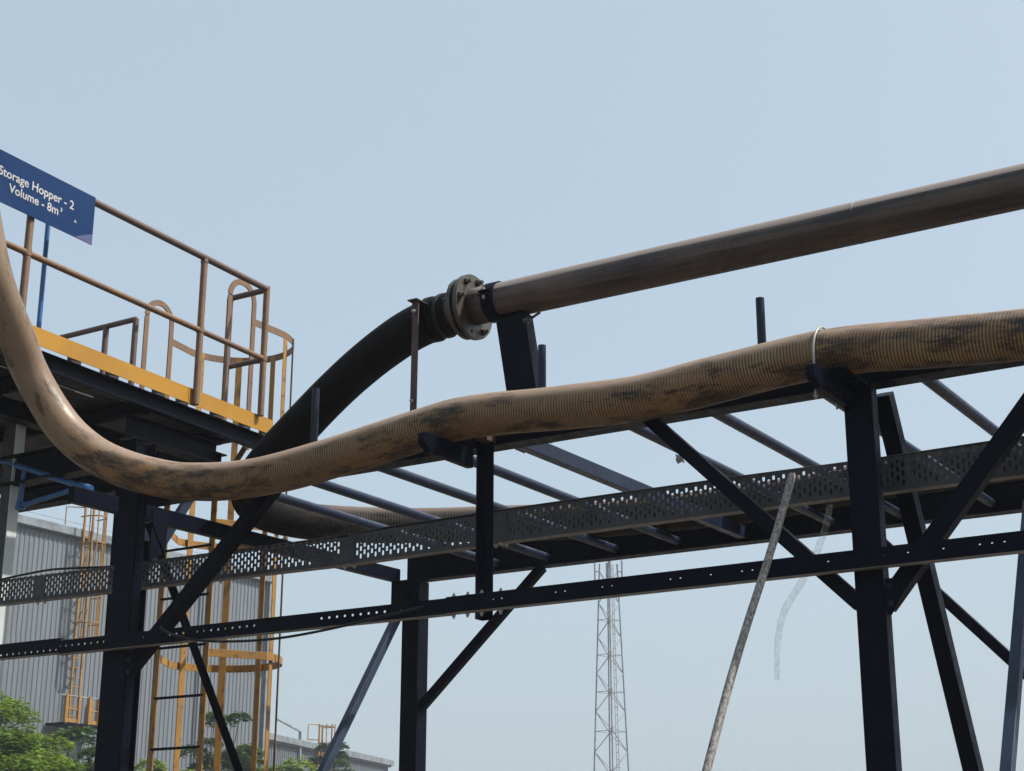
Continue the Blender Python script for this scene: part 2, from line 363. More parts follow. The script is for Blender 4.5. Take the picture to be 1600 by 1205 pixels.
# saddle arms that carry the tan hose
def arm(u, y1, tilt=0):
    mb = MB(); y0 = 6.73; zt = 2.335; hb = .105
    prof = [(y0, zt - hb * .62), (y0, zt - .01), (y0 + .03, zt), (y1, zt), (y1, zt - hb), (y0 + .07, zt - hb)]
    n = len(prof); x0, x1 = u - .022, u + .022
    mb.add([(x0, y, z) for y, z in prof] + [(x1, y, z) for y, z in prof],
           [tuple(range(n)), tuple(reversed(range(n, 2 * n)))] + [(i, n + i, n + (i + 1) % n, (i + 1) % n) for i in range(n)])
    return mb.build('saddle_arm', 'navy', rack, bevel=.003)
a1 = arm(-4.86, 7.20); a2 = arm(-2.66, 7.22)
MB().box((-2.76, 6.90, 2.337), (-2.56, 7.22, 2.345)).build('seat_plate', 'navy', a2)
# hanger strap from the beam down to the slim channel
beam('hanger', (-4.765, 7.205, 1.385), (-4.765, 7.205, 2.44), angl(.072, .008, 1, -1), 'navy', rack, (0, 1, 0))
MB().box((-4.80, 7.168, 2.37), (-4.73, 7.255, 2.43)).build('hanger_block', 'rustbar', rack)
def plate(name, pts, x0=None, y0=None, t=.010, mat='navy'):
    n = len(pts); mb = MB()
    f = (lambda a, b, k: (x0 + k * t, a, b)) if x0 is not None else (lambda a, b, k: (a, y0 + k * t, b))
    mb.add([f(a, b, 0) for a, b in pts] + [f(a, b, 1) for a, b in pts], [tuple(range(n)), tuple(reversed(range(n, 2 * n)))] + [(i, n + i, n + (i + 1) % n, (i + 1) % n) for i in range(n)])
    return mb.build(name, mat, rack, bevel=.0015)
RB = hexbolt(.014, .012); RB.materials.append(M['navy_pipe'])
for (cx, cz, dx) in ((-7.41, 1.32, 1), (-2.54, 1.31, 1)):
    gpl = plate('gusset_plate', [(cx, cz - .09), (cx + dx * .02, cz - .09), (cx + dx * .09, cz + .02), (cx + dx * .06, cz + .08), (cx, cz + .08)], y0=7.213)
    for a, b in ((.025, -.04), (.025, .04)): inst('bolt', RB, 'navy_pipe', gpl, (cx + dx * a, 7.213, cz + b), (math.pi / 2, 0, 0))
# U-bolt over the hose
ub = []
for i in range(21):
    t = math.pi * i / 20; ub.append((-2.70 + .01 * math.sin(t), 7.02 - math.cos(t) * .133, 2.455 + math.sin(t) * .137))
ubo = rod('u_bolt', [(-2.70, 6.887, 2.205)] + ub + [(-2.70, 7.153, 2.22)], .0062, 'chrome', rack, 8)
BOLT = hexbolt(.012, .01); BOLT.materials.append(M['chrome'])
inst('nut', BOLT, 'chrome', ubo, (-2.70, 6.887, 2.215))

# ================================================================== PERFORATED CABLE TRAY
tray = thing('cable_tray', 'wide perforated grey cable tray running behind the front columns', 'cable tray', (-5, 7.45, 1.86))
def tray_panel(u0, z0, u1, z1, h=.165):
    mb = MB(); pc = .027; n = int((u1 - u0) / pc); pc = (u1 - u0) / n; hp = .045; Y = 7.45
    F = lambda x, z: Vector((x, Y, z + z0 + (z1 - z0) * (x - u0) / (u1 - u0)))
    for k in range(n):
        x0, x1 = u0 + k * pc, u0 + (k + 1) * pc
        if k < 2 or k >= n - 2: mb.add([F(x0, 0), F(x1, 0), F(x1, h), F(x0, h)], [(0, 1, 2, 3)]); continue
        o = .0145 if k % 2 else .0145 + hp / 2
        m = 3
        mb.add([F(x0, 0), F(x1, 0), F(x1, o), F(x0, o)], [(0, 1, 2, 3)])
        for r in range(m): cell(mb, x0, x1, o + r * hp, o + (r + 1) * hp, .0145, .0295, F)
        if o + m * hp < h - .001: mb.add([F(x0, o + m * hp), F(x1, o + m * hp), F(x1, h), F(x0, h)], [(0, 1, 2, 3)])
    p = mb.build('tray_panel', 'galv', tray, solid=.0025)
    def off(a, b, c, d): return MB().add([(u0, a, z0 + b), (u1, a, z1 + b), (u1, c, z1 + d), (u0, c, z0 + d), (u0, a, z0 + b - .003), (u1, a, z1 + b - .003), (u1, c, z1 + d - .003), (u0, c, z0 + d - .003)],
                                              [(0, 1, 2, 3), (7, 6, 5, 4), (0, 4, 5, 1), (1, 5, 6, 2), (2, 6, 7, 3), (3, 7, 4, 0)])
    off(7.4485, 0, 7.505, -.001).build('bottom_flange', 'galvlip', tray)
    off(7.4485, h + .003, 7.505, h + .003).build('top_flange', 'galv', tray)
    return p
tray_panel(-9.9, 1.883, -7.66, 1.858)
tray_panel(-7.63, 1.862, -5.9, 1.842, .160)
tray_panel(-5.895, 1.842, -4.83, 1.853, .172)
tray_panel(-4.825, 1.856, -2.72, 1.860, .172)
tray_panel(-2.70, 1.858, 1.5, 1.852, .165)
for u, z in ((-8.53, 1.866), (-5.9, 1.843), (-4.83, 1.856), (-6.95, 1.853)):
    j = MB().box((u - .055, 7.444, z + .012), (u + .055, 7.4482, z + .155)).build('joint_plate', 'galv', tray, bevel=.001)
    for k in (-.036, .036):
        inst('bolt', BOLT, 'chrome', tray, (u + k, 7.475, z - .003), (math.pi, 0, 0))
# cable lying along the tray's top edge
cb = [(-9.9, 7.47, 2.058), (-9.0, 7.47, 2.050), (-8.75, 7.47, 2.062), (-8.45, 7.47, 2.070), (-8.15, 7.47, 2.052), (-7.9, 7.47, 2.034), (-7.0, 7.48, 2.028), (-5.95, 7.47, 2.022), (-5.6, 7.46, 2.032), (-5.2, 7.46, 2.034), (-4.9, 7.47, 2.040), (-3.4, 7.48, 2.042), (-2.6, 7.48, 2.036), (-2.3, 7.47, 2.036), (-2.0, 7.47, 2.038), (-1.0, 7.48, 2.034), (1.4, 7.48, 2.04)]
tag(rod('power_cable', spline(cb, .05), .008, 'blackcable', None, 8, loc=(-5, 7.47, 2.05)), 'thin black cable lying along the top edge of the perforated tray', 'cable')

# ================================================================== SLIM SLOTTED CHANNEL
slim = thing('slotted_channel', 'slim dark slotted channel crossing in front of the columns', 'channel', (-5, 7.12, 1.42))
def slim_run(u0, z0, u1, z1, h=.085, row=.022, y=7.12, holes=lambda k: True, hs=(.017, .014)):
    mb = MB(); pc = .055; n = int((u1 - u0) / pc); pc = (u1 - u0) / n
    F = lambda x, z: Vector((x, y, z + z0 + (z1 - z0) * (x - u0) / (u1 - u0)))
    for k in range(n):
        x0, x1 = u0 + k * pc, u0 + (k + 1) * pc
        mb.add([F(x0, 0), F(x1, 0), F(x1, row - .012), F(x0, row - .012)], [(0, 1, 2, 3)])
        if holes(k): cell(mb, x0, x1, row - .012, row + .012, hs[0], hs[1], F)
        else: mb.add([F(x0, row - .012), F(x1, row - .012), F(x1, row + .012), F(x0, row + .012)], [(0, 1, 2, 3)])
        mb.add([F(x0, row + .012), F(x1, row + .012), F(x1, h), F(x0, h)], [(0, 1, 2, 3)])
    mb.build('channel_web', 'navy', slim, solid=.003)
    for zz, nm, mt in ((0, 'bottom_flange', 'galvlip'), (h, 'top_flange', 'navy')):
        MB().add([(u0, y - .0018, z0 + zz - .002), (u1, y - .0018, z1 + zz - .002), (u1, y + .048, z1 + zz - .002), (u0, y + .048, z0 + zz - .002)] + [(u0, y - .0018, z0 + zz + .002), (u1, y - .0018, z1 + zz + .002), (u1, y + .048, z1 + zz + .002), (u0, y + .048, z0 + zz + .002)],
                 [(3, 2, 1, 0), (4, 5, 6, 7), (0, 1, 5, 4), (1, 2, 6, 5), (2, 3, 7, 6), (3, 0, 4, 7)]).build(nm, mt, slim)
slim_run(-9.4, 1.432, -7.92, 1.428, .092)
slim_run(-7.95, 1.420, -4.95, 1.418, .085, .05, 7.124, lambda k: k < 30 or 37 < k < 50)
slim_run(-4.955, 1.420, 1.5, 1.447, .088, .05, 7.12, lambda k: k in (5, 6, 12, 13, 17, 18, 24, 25, 28, 31, 32, 38, 39, 44, 45, 46, 49, 52, 53, 54, 58, 70, 71), (.014, .0055))
for u in (-4.92, -4.83, -4.74, -4.62):
    for z, r in ((1.51, 0), (1.415, math.pi)): inst('bolt', BOLT, 'chrome', slim, (u, 7.145, z), (r, 0, 0))
cc = [(-7.02, 7.09, 1.515), (-6.99, 7.06, 1.498), (-6.9, 7.05, 1.46), (-6.72, 7.05, 1.41), (-6.45, 7.05, 1.378), (-6.08, 7.05, 1.366), (-5.7, 7.05, 1.388), (-5.32, 7.06, 1.432), (-5.2, 7.09, 1.452), (-5.1, 7.115, 1.468)]
tag(rod('loose_cable', spline(cc, .04), .0075, 'blackcable', None, 8, loc=(-6, 7.05, 1.4)), 'loose grey cable sagging below the slim slotted channel', 'cable')

# ================================================================== TAN HOSE
hp = [(-7.83, 5.9, 4.6), (-7.81, 6.08, 4.04), (-7.80, 6.22, 3.66), (-7.87, 6.50, 3.352), (-7.90, 6.665, 3.160), (-7.77, 6.85, 2.833), (-7.59, 6.93, 2.657), (-7.308, 6.967, 2.511), (-7.047, 7.05, 2.429), (-6.678, 7.03, 2.356),
      (-6.362, 7.02, 2.328), (-6.067, 7.02, 2.332), (-5.781, 7.02, 2.356), (-5.414, 7.02, 2.396), (-5.083, 7.02, 2.438), (-4.87, 7.02, 2.461), (-4.64, 7.02, 2.459), (-4.154, 7.02, 2.424), (-3.698, 7.02, 2.403), (-3.266, 7.02, 2.430), (-2.956, 7.02, 2.453),
      (-2.707, 7.02, 2.463), (-2.499, 7.02, 2.455), (-2.19, 7.02, 2.424), (-1.752, 7.02, 2.387), (-1.3, 7.02, 2.36), (-.6, 7.02, 2.36), (.6, 7.02, 2.37)]
pp = resample(spline(hp, .01), .0055)
def hr(s_): return .1165 + (.0006 + .0017 * min(1, max(0, (s_ - 3.0) / 1.2))) * math.sin(2 * math.pi * s_ / .0165) + .0015 * math.sin(s_ * 3.1) + .001 * math.sin(s_ * 9.7)
tag(MB().tube(pp, hr, 28, attr=True).build('ribbed_hose', 'hose', smooth=True, loc=(-5, 7.02, 2.3)), 'long dusty tan ribbed hose drooping from upper left along the front beam', 'hose')

# ================================================================== BLACK HOSE WITH COUPLING
bh = thing('black_hose', 'thick black rubber hose looping down from the flange and back along the rack', 'hose', (-7.3, 8.6, 2.45))
ax = 7.70
bp = [(-5.27, ax, 3.392), (-5.43, ax, 3.378), (-5.62, ax, 3.345), (-5.87, 7.74, 3.278), (-6.14, 7.79, 3.180), (-6.41, 7.84, 3.055), (-6.71, 7.9, 2.895), (-7.0, 7.99, 2.765), (-7.28, 8.14, 2.665), (-7.50, 8.37, 2.61), (-7.60, 8.68, 2.59), (-7.52, 9.0, 2.585), (-7.27, 9.3, 2.585), (-6.9, 9.56, 2.585), (-6.4, 9.80, 2.585), (-5.9, 10.0, 2.58), (-5.3, 10.13, 2.58), (-4.7, 10.17, 2.58), (-4.1, 10.12, 2.58), (-3.6, 10.03, 2.585), (-3, 9.98, 2.585), (-2, 9.97, 2.585), (-1, 9.97, 2.585), (1.5, 9.95, 2.585)]
bpp = resample(spline(bp, .01), .0075)
MB().tube(bpp, lambda s_: .132 + .0016 * math.sin(2 * math.pi * s_ / .022) + .002 * math.sin(s_ * 4.1), 28, attr=True).build('hose_body', 'blackhose', bh, smooth=True)
def ring(name, mat, parent, u0, u1, r0, r1, n=40, z=3.396):
    mb = MB(); c = [(u0, r0), (u0, r1), (u1, r1), (u1, r0)]
    for i in range(n):
        t = 2 * math.pi * i / n
        for u, r in c: mb.v.append(Vector((u, ax + r * math.cos(t), z + r * math.sin(t))))
    for i in range(n):
        for k in range(4): a, b = i * 4 + k, i * 4 + (k + 1) % 4; c2, d2 = ((i + 1) % n) * 4 + (k + 1) % 4, ((i + 1) % n) * 4 + k; mb.f.append((a, b, c2, d2))
    return mb.build(name, mat, parent, bevel=.002)
def flange(name, mat, parent, u0, u1, r0, r1, rb, hole, n=8, phase=0.2, z=3.396):
    """round flange plate with n open bolt holes"""
    mb = MB(); K = 6
    for k in range(n):
        th = phase + 2 * math.pi * k / n; c = Vector((math.cos(th), math.sin(th))) * rb
        a0, a1 = th - math.pi / n, th + math.pi / n
        outer = [Vector((math.cos(a0 + (a1 - a0) * i / K), math.sin(a0 + (a1 - a0) * i / K))) * r1 for i in range(K + 1)] + \
                [Vector((math.cos(a1 + (a0 - a1) * i / K), math.sin(a1 + (a0 - a1) * i / K))) * r0 for i in range(K + 1)]
        m = len(outer); inner = [c + (p - c).normalized() * hole for p in outer]
        for u, fl in ((u0, 1), (u1, 0)):
            vs_ = [(u, ax + p.x, z + p.y) for p in outer + inner]
            mb.add(vs_, [((i, (i + 1) % m, m + (i + 1) % m, m + i) if not fl else (m + i, m + (i + 1) % m, (i + 1) % m, i)) for i in range(m)])
        b1 = len(mb.v) - 2 * m; b0 = b1 - 2 * m
        for i in range(m):
            j = (i + 1) % m
            mb.f.append((b0 + m + i, b1 + m + i, b1 + m + j, b0 + m + j))
            if i < K or (K < i < 2 * K + 1): mb.f.append((b0 + i, b0 + j, b1 + j, b1 + i))
    return mb.build(name, mat, parent)
fl2 = flange('coupling_flange', 'steel', bh, -5.262, -5.236, .108, .190, .158, .013, phase=.62)
ring('coupling_sleeve', 'rustbar', bh, -5.315, -5.262, .10, .138)
ring('hose_clamp', 'navy', bh, -5.50, -5.455, .128, .143, z=3.372)
ring('hose_clamp', 'blackcable', bh, -5.40, -5.375, .128, .1415, z=3.380)
ring('gasket', 'blackcable', bh, -5.236, -5.205, .10, .168)

# ================================================================== STEEL PIPE WITH FLANGE
pl = thing('steel_pipe', 'straight brown steel pipe rising to the upper right with a bolted flange', 'pipe', (-5.2, ax, 3.28))
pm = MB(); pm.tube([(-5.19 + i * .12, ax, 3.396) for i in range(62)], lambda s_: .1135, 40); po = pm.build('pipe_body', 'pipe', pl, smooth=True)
for u in (-2.73, -1.2): ring('weld_seam', 'pipe', pl, u, u + .008, .110, .1150)
fo = flange('pipe_flange', 'steel', pl, -5.205, -5.178, .105, .203, .166, .0135, phase=.62)
HB = hexbolt(.022, .02); HB.materials.append(M['steel'])
for k in (1, 2, 3, 6):
    th = .62 + 2 * math.pi * k / 8
    inst('flange_bolt', HB, 'steel', fo, (-5.178, ax + .166 * math.cos(th), 3.396 + .166 * math.sin(th)), (0, math.pi / 2, 0))
for k in range(8):
    th = .62 + 2 * math.pi * k / 8
    if k in (1, 2, 3): inst('flange_bolt', HB, 'steel', fl2, (-5.262, ax + .158 * math.cos(th), 3.396 + .158 * math.sin(th)), (0, -math.pi / 2, 0))

# pipe support: leaning channel post and clamp band
ps = thing('pipe_support', 'leaning dark channel post with a clamp band holding the steel pipe', 'pipe support', (-4.77, ax, 2.46))
beam('post', (-4.755, ax, 2.455), (-4.898, ax + .01, 3.268), chan(.10, .20, .01), 'navy', ps, (1, 0, 0))
ring('clamp_band', 'navy', ps, -5.06, -4.975, .1136, .1225)
lug = MB(); lug.box((-5.055, ax - .155, 3.395), (-4.985, ax - .115, 3.403)); lug.box((-5.055, ax - .155, 3.420), (-4.985, ax - .115, 3.428)); lug.build('clamp_lug', 'navy', ps)
inst('clamp_bolt', BOLT, 'chrome', ps, (-5.02, ax - .140, 3.428)); inst('clamp_bolt', BOLT, 'chrome', ps, (-5.02, ax - .140, 3.395), (math.pi, 0, 0))
sad = MB(); n = 12
for i in range(n + 1):
    t = math.pi * (1.37 + .26 * i / n)
    for u in (-5.04, -4.81):
        for r in (.1137, .124): sad.v.append(Vector((u, ax + r * math.cos(t), 3.396 + r * math.sin(t))))
for i in range(n):
    b = i * 4; sad.f += [(b, b + 4, b + 6, b + 2), (b + 1, b + 3, b + 7, b + 5), (b, b + 1, b + 5, b + 4), (b + 2, b + 6, b + 7, b + 3)]
sad.build('saddle_plate', 'navy', ps)
inst('anchor_bolt', HB, 'steel', ps, (-4.80, ax - .03, 3.22), (0, math.pi / 2 - .2, 0)); inst('anchor_bolt', HB, 'steel', ps, (-4.70, ax - .03, 2.72), (0, math.pi / 2 - .2, 0))
rod('stud', [(-4.83, ax + .02, 3.235), (-4.70, ax - .02, 3.262)], .008, 'steel', ps, 8)

# rusty hanger bracket by the flange
hb_ = thing('flat_bar_bracket', 'rusty flat bar with an angle bracket standing beside the black hose end', 'bracket', (-5.48, 7.5, 2.45))
beam('flat_bar', (-5.478, 7.50, 2.43), (-5.474, 7.50, 3.43), rect(.045, .008), 'rustbar', hb_, (0, 1, 0), 0)
ag = MB(); ag.box((-5.51, 7.46, 3.425), (-5.44, 7.86, 3.432)); ag.box((-5.507, 7.505, 3.33), (-5.500, 7.86, 3.425)); ag.build('angle_bracket', 'steel', hb_)
for y, z in ((7.488, 3.36), (7.488, 2.79)): inst('bolt', BOLT, 'chrome', hb_, (-5.477, y, z), (math.pi / 2, 0, 0))
inst('bolt', HB, 'steel', hb_, (-5.47, 7.60, 3.432)); inst('bolt', HB, 'steel', hb_, (-5.47, 7.74, 3.432))

# ================================================================== HOPPER PLATFORM
def E(v): return -8.25 - .055 * (v - 9.40)          # platform's edge runs a few degrees off the rack
plat = thing('hopper_platform', 'raised platform with yellow toe board, handrails and dark underframe', 'platform', (-9.4, 7.2, GZ))
ZD = 3.45
tb = MB(); tb.add([(E(4.6), 4.6, 3.445), (E(9.42), 9.42, 3.445), (E(9.42), 9.42, 3.566), (E(4.6), 4.6, 3.566)] + [(E(4.6) - .006, 4.6, 3.445), (E(9.42) - .006, 9.42, 3.445), (E(9.42) - .006, 9.42, 3.566), (E(4.6) - .006, 4.6, 3.566)],
       [(0, 1, 2, 3), (7, 6, 5, 4), (0, 4, 5, 1), (1, 5, 6, 2), (2, 6, 7, 3), (3, 7, 4, 0)])
tb.build('toe_board', 'yellow', plat)
for v in (6.55, 7.25, 7.62, 8.1, 8.36, 8.75, 9.1, 9.35):
    MB().box((E(v) - .05, v - .045, 3.425), (E(v) - .0065, v + .045, 3.47)).build('toe_bracket', 'deck', plat)
beam('edge_channel', (E(4.6) - .03, 4.6, 3.358), (E(9.40) - .03, 9.40, 3.358), chan(.06, .125, .009, 1), 'navy', plat)
MB().box((E(9.4) - .01, 9.40, 3.35), (E(9.4) + .02, 9.56, 3.43)).build('end_bracket', 'galvlight', plat)
# deck plates
def deck(u0, v0, u1, v1): MB().box((u0, v0, 3.425), (u1, v1, 3.445)).build('deck_plate', 'deck', plat)
deck(-8.62, 4.6, -8.30, 9.36); deck(-9.6, 4.6, -8.635, 7.70); deck(-9.6, 7.90, -8.625, 9.36); deck(-9.6, 7.71, -8.65, 7.895); deck(-11.4, 4.6, -9.605, 9.36)
for v in (5.4, 6.3, 7.2, 8.1, 9.0): beam('joist', (-11.3, v, 3.365), (-8.31, v, 3.365), chan(.06, .115, .008), 'navy', plat)
beam('joist', (-8.9, 4.7, 3.24), (-8.9, 9.3, 3.24), isec(.12, .13, .01), 'navy', plat)
beam('support_beam', (-8.36, 7.96, 3.18), (-8.36, 8.90, 3.18), isec(.13, .17, .012), 'navy', plat)
beam('support_beam', (-8.2, 7.56, 2.85), (-11.3, 7.56, 2.85), isec(.14, .21, .012), 'navy', plat)
beam('support_beam', (-10.6, 8.9, 3.1), (-8.3, 8.9, 3.1), isec(.13, .18, .012), 'navy', plat)
beam('leg', (-8.33, 8.06, GZ), (-8.33, 8.06, 3.08), isec(.18, .2, .012), 'navy', plat, (0, 1, 0))
beam('knee_brace', (-8.33, 8.16, 2.10), (-8.33, 8.75, 2.98), rect(.06, .06), 'navy_pipe', plat, (1, 0, 0))
MB().box((-8.24, 7.96, 2.36), (-8.232, 8.22, 2.62)).build('gusset_plate', 'navy_pipe', plat)
# handrails
def rp(v, z, d=.03): return (E(v) + d, v, z)
rod('top_rail', [rp(4.8, 4.61), rp(9.22, 4.61)], .026, 'brown_rail', plat)
rod('middle_rail', [rp(4.8, 4.03), rp(9.22, 4.02)], .022, 'rail', plat)
rod('top_rail', [rp(9.22, 4.605), (-8.60, 9.22, 4.605)], .024, 'brown_rail', plat)
rod('middle_rail', [rp(9.22, 4.015), (-8.60, 9.22, 4.015)], .021, 'brown_rail', plat)
for v, z0 in ((5.3, 3.43), (6.69, 3.43), (8.45, 3.44)): rod('rail_post', [rp(v, z0), rp(v, 4.60)], .026, 'rail', plat)
rod('rail_post', [rp(9.22, 3.55), rp(9.22, 4.63)], .026, 'rail', plat)
rod('rail_post', [(-8.60, 9.22, ZD), (-8.60, 9.22, 4.61)], .026, 'brown_rail', plat)
rod('top_rail', [(-11.2, 9.16, 4.60), (-9.60, 9.16, 4.60)], .024, 'brown_rail', plat)
rod('middle_rail', [(-11.2, 9.16, 4.02), (-9.60, 9.16, 4.02)], .021, 'brown_rail', plat)
for u in (-9.60, -9.95, -11.0): rod('rail_post', [(u, 9.16, ZD), (u, 9.16, 4.60)], .026, 'brown_rail', plat)

for v in (5.3, 6.69, 8.45):
    rod('weld_collar', [rp(v, 4.005), rp(v, 4.05)], .031, 'rail', plat, 10); rod('weld_collar', [rp(v, 4.565), rp(v, 4.585)], .030, 'brown_rail', plat, 10)
    MB().box((E(v) + .0005, v - .05, 3.435), (E(v) + .006, v + .05, 3.56)).build('post_foot', 'yellow', plat)
rod('weld_collar', [rp(9.22, 4.0), rp(9.22, 4.04)], .031, 'rail', plat, 10)

# ================================================================== CAGED LADDER AT THE PLATFORM
lad = thing('caged_ladder', 'yellow caged ladder climbing to the far end of the platform', 'ladder', (-8.99, 9.4, GZ))
LV = 9.32
def flat(name, pts, wd, th, wdir, mat, parent):
    """flat bar following pts; wdir(i) is the direction of its broad side"""
    pts = [Vector(p) for p in pts]; m = len(pts); mb = MB()
    for i, p in enumerate(pts):
        T = (pts[min(i + 1, m - 1)] - pts[max(i - 1, 0)]).normalized(); W = Vector(wdir(i)); W = (W - T * W.dot(T)).normalized(); Nn = T.cross(W)
        mb.v += [p + W * wd / 2 + Nn * th / 2, p - W * wd / 2 + Nn * th / 2, p - W * wd / 2 - Nn * th / 2, p + W * wd / 2 - Nn * th / 2]
    for i in range(m - 1):
        for k in range(4): a, b = i * 4 + k, i * 4 + (k + 1) % 4; mb.f.append((a, b, b + 4, a + 4))
    mb.f += [(3, 2, 1, 0), tuple((m - 1) * 4 + k for k in range(4))]
    return mb.build(name, mat, parent, bevel=.0015)
X = lambda i: (1, 0, 0)
Yd = lambda i: (0, 1, 0)
for u, uo in ((-9.25, -9.42), (-8.735, -8.50)):
    flat('stringer', [(u, LV, GZ), (u, LV, 3.0), (uo, 9.40, 3.40)], .060, .012, X, 'ladder', lad)
    arc = [(uo, 9.40, 3.36), (uo, 9.40, 4.58)] + [(uo, 9.255 + .145 * math.cos(math.pi * i / 14), 4.59 + .145 * math.sin(math.pi * i / 14)) for i in range(15)] + [(uo, 9.11, 4.58), (uo, 9.11, 3.44)]
    def wd_(i, n=len(arc)):
        if i < 2: return (0, 1, 0)
        if i > n - 3: return (0, 1, 0)
        t = math.pi * (i - 2) / 14; return (0, math.cos(t), math.sin(t))
    flat('grab_loop', arc, .05, .012, wd_, 'rail', lad)
z = -1.3
while z < 3.2:
    rod('rung', [(-9.25, LV, z), (-8.735, LV, z)], .011, 'navy', lad, 8); z += .39
def hoop(z, hw, v0, v1, mat, n=26, ends=None):
    c = -8.985; vb = v1 - hw; P = []
    eL, eR = ends or (c - hw, c + hw)
    P.append((eL, v0, z))
    for i in range(n + 1):
        t = math.pi * (1 - i / n); P.append((c + hw * math.cos(t), vb + hw * math.sin(t), z))
    P.append((eR, v0, z))
    return flat('cage_hoop', P, .06, .007, lambda i: (0, 0, 1), mat, lad)
hoop(4.44, .49, 9.40, 10.22, 'rail', ends=(-9.42, -8.50))
for zz in (2.78, 1.755, .72, -.3): hoop(zz, .51, LV, 10.24, 'ladder', ends=(-9.25, -8.735))
for k, t in enumerate((168, 128, 90, 40, 10)):
    a = math.radians(t); x = -8.985 + .488 * math.cos(a); y = 9.73 + .488 * math.sin(a)
    flat('cage_strap', [(x, y, -.5), (x, y, 4.47)], .055, .007, lambda i: (-math.sin(a), math.cos(a), 0), 'ladder', lad)
wr = tag(rod('wire_rope', [(-8.46, 9.86, 4.42), (-8.463, 9.862, 2.0), (-8.47, 9.87, GZ)], .0075, 'wire', None, 6, loc=(-8.46, 9.86, GZ)), 'thin brown rope hanging straight down from the ladder cage', 'rope')

# ================================================================== SIGN
sg = thing('hopper_sign', 'blue sign with white lettering Storage Hopper - 2, fixed to the handrail', 'sign', (-8.03, 6.5, 4.27))
def S_(v, z, d=0): return Vector((E(v) + .072 + d, v, z))
v0, v1 = 5.70, 7.225
mb = MB(); q = [S_(v0, 4.265), S_(v1, 4.265), S_(v1, 4.622), S_(v0, 4.622)]
mb.add(q + [p - Vector((.004, 0, 0)) for p in q], [(0, 1, 2, 3), (7, 6, 5, 4), (0, 4, 5, 1), (1, 5, 6, 2), (2, 6, 7, 3), (3, 7, 4, 0)]); mb.build('panel', 'sign', sg)
def text(body, size, v, z, align='CENTER', name='lettering', bold=.0012):
    cu = bpy.data.curves.new(name, 'FONT'); cu.body = body; cu.size = size; cu.align_x = align; cu.offset = bold; cu.extrude = .0006
    to = bpy.data.objects.new(name + '_curve', cu); COL.objects.link(to)
    dg = bpy.context.evaluated_depsgraph_get(); me = bpy.data.meshes.new_from_object(to.evaluated_get(dg)); bpy.data.objects.remove(to)
    me.materials.clear(); me.materials.append(M['print'])
    mat = Matrix(((0, -.055, 1), (0, 1, .055), (0, 0, 0))); P = S_(v, z, .0018)
    me.transform(Matrix(((-.055, 0, 1, 0), (1, 0, .055, 0), (0, 1, 0, 0), (0, 0, 0, 1)))); me.update()
    o = bpy.data.objects.new(name, me); COL.objects.link(o); o.parent = sg; o.location = P - ORG[sg]; ORG[o] = P
    return o
text('Storage Hopper - 2', .087, 6.685, 4.452)
text('Volume - 8m', .085, 6.668, 4.362); text('3', .038, 6.905, 4.398, 'LEFT'); text('^', .045, 7.04, 4.355, 'LEFT', 'mark')
pk = MB().add([S_(7.06, 4.267, .0015), S_(7.223, 4.267, .0015), S_(7.223, 4.345, .0015), S_(7.16, 4.318, .0015)], [(0, 1, 2, 3)]).build('corner_print', 'pink', sg, solid=.0008)

# blue conduit behind the handrail and blue water pipe under the platform
tag(rod('conduit', [(-8.36, 7.09, 3.46), (-8.355, 7.08, 4.5)], .017, 'conduit', None, 10, loc=(-8.36, 7.08, 3.46)), 'thin upright blue conduit behind the handrail below the sign', 'conduit')
wp = thing('water_pipe', 'blue water pipe with capped end and elbow under the platform', 'pipe', (-8.4, 7.6, 2.6))
k = 7.55 / 7.3
def W_(u, z): return (u * k, 7.55, z * k)
rod('pipe_run', [W_(-9.4, 3.04), W_(-8.0, 2.545)], .022, 'conduit', wp)
rod('end_cap', [W_(-8.06, 2.566), W_(-7.955, 2.528)], .031, 'conduit', wp)
rod('pipe_drop', [W_(-8.61, 2.76), W_(-8.64, 2.50)], .019, 'conduit', wp)
rod('elbow', [W_(-8.637, 2.535), W_(-8.642, 2.49), W_(-8.60, 2.495)], .027, 'conduit', wp)
rod('pipe_return', [W_(-8.64, 2.497), W_(-8.03, 2.56)], .018, 'conduit', wp)
# galvanised slotted angle post; sunlit leg coloured pale, shaded leg coloured dark
gp_ = thing('slotted_post', 'pale galvanised slotted angle post at the left under the platform', 'post', (-9.0, 7.6, GZ))
MB().box((-9.02, 7.53, GZ), (-9.012, 7.615, 3.30)).build('plain_leg', 'galvlight', gp_)
mb = MB(); zz = GZ
while zz < 3.25:
    cell(mb, -9.14, -9.105, zz, zz + .05, .016, .03, lambda x, z_: Vector((x, 7.532, z_)))
    mb.add([(-9.105, 7.532, zz), (-9.0205, 7.532, zz), (-9.0205, 7.532, zz + .05), (-9.105, 7.532, zz + .05)], [(0, 1, 2, 3)]); zz += .05
mb.build('slotted_leg', 'galv', gp_, solid=.003)

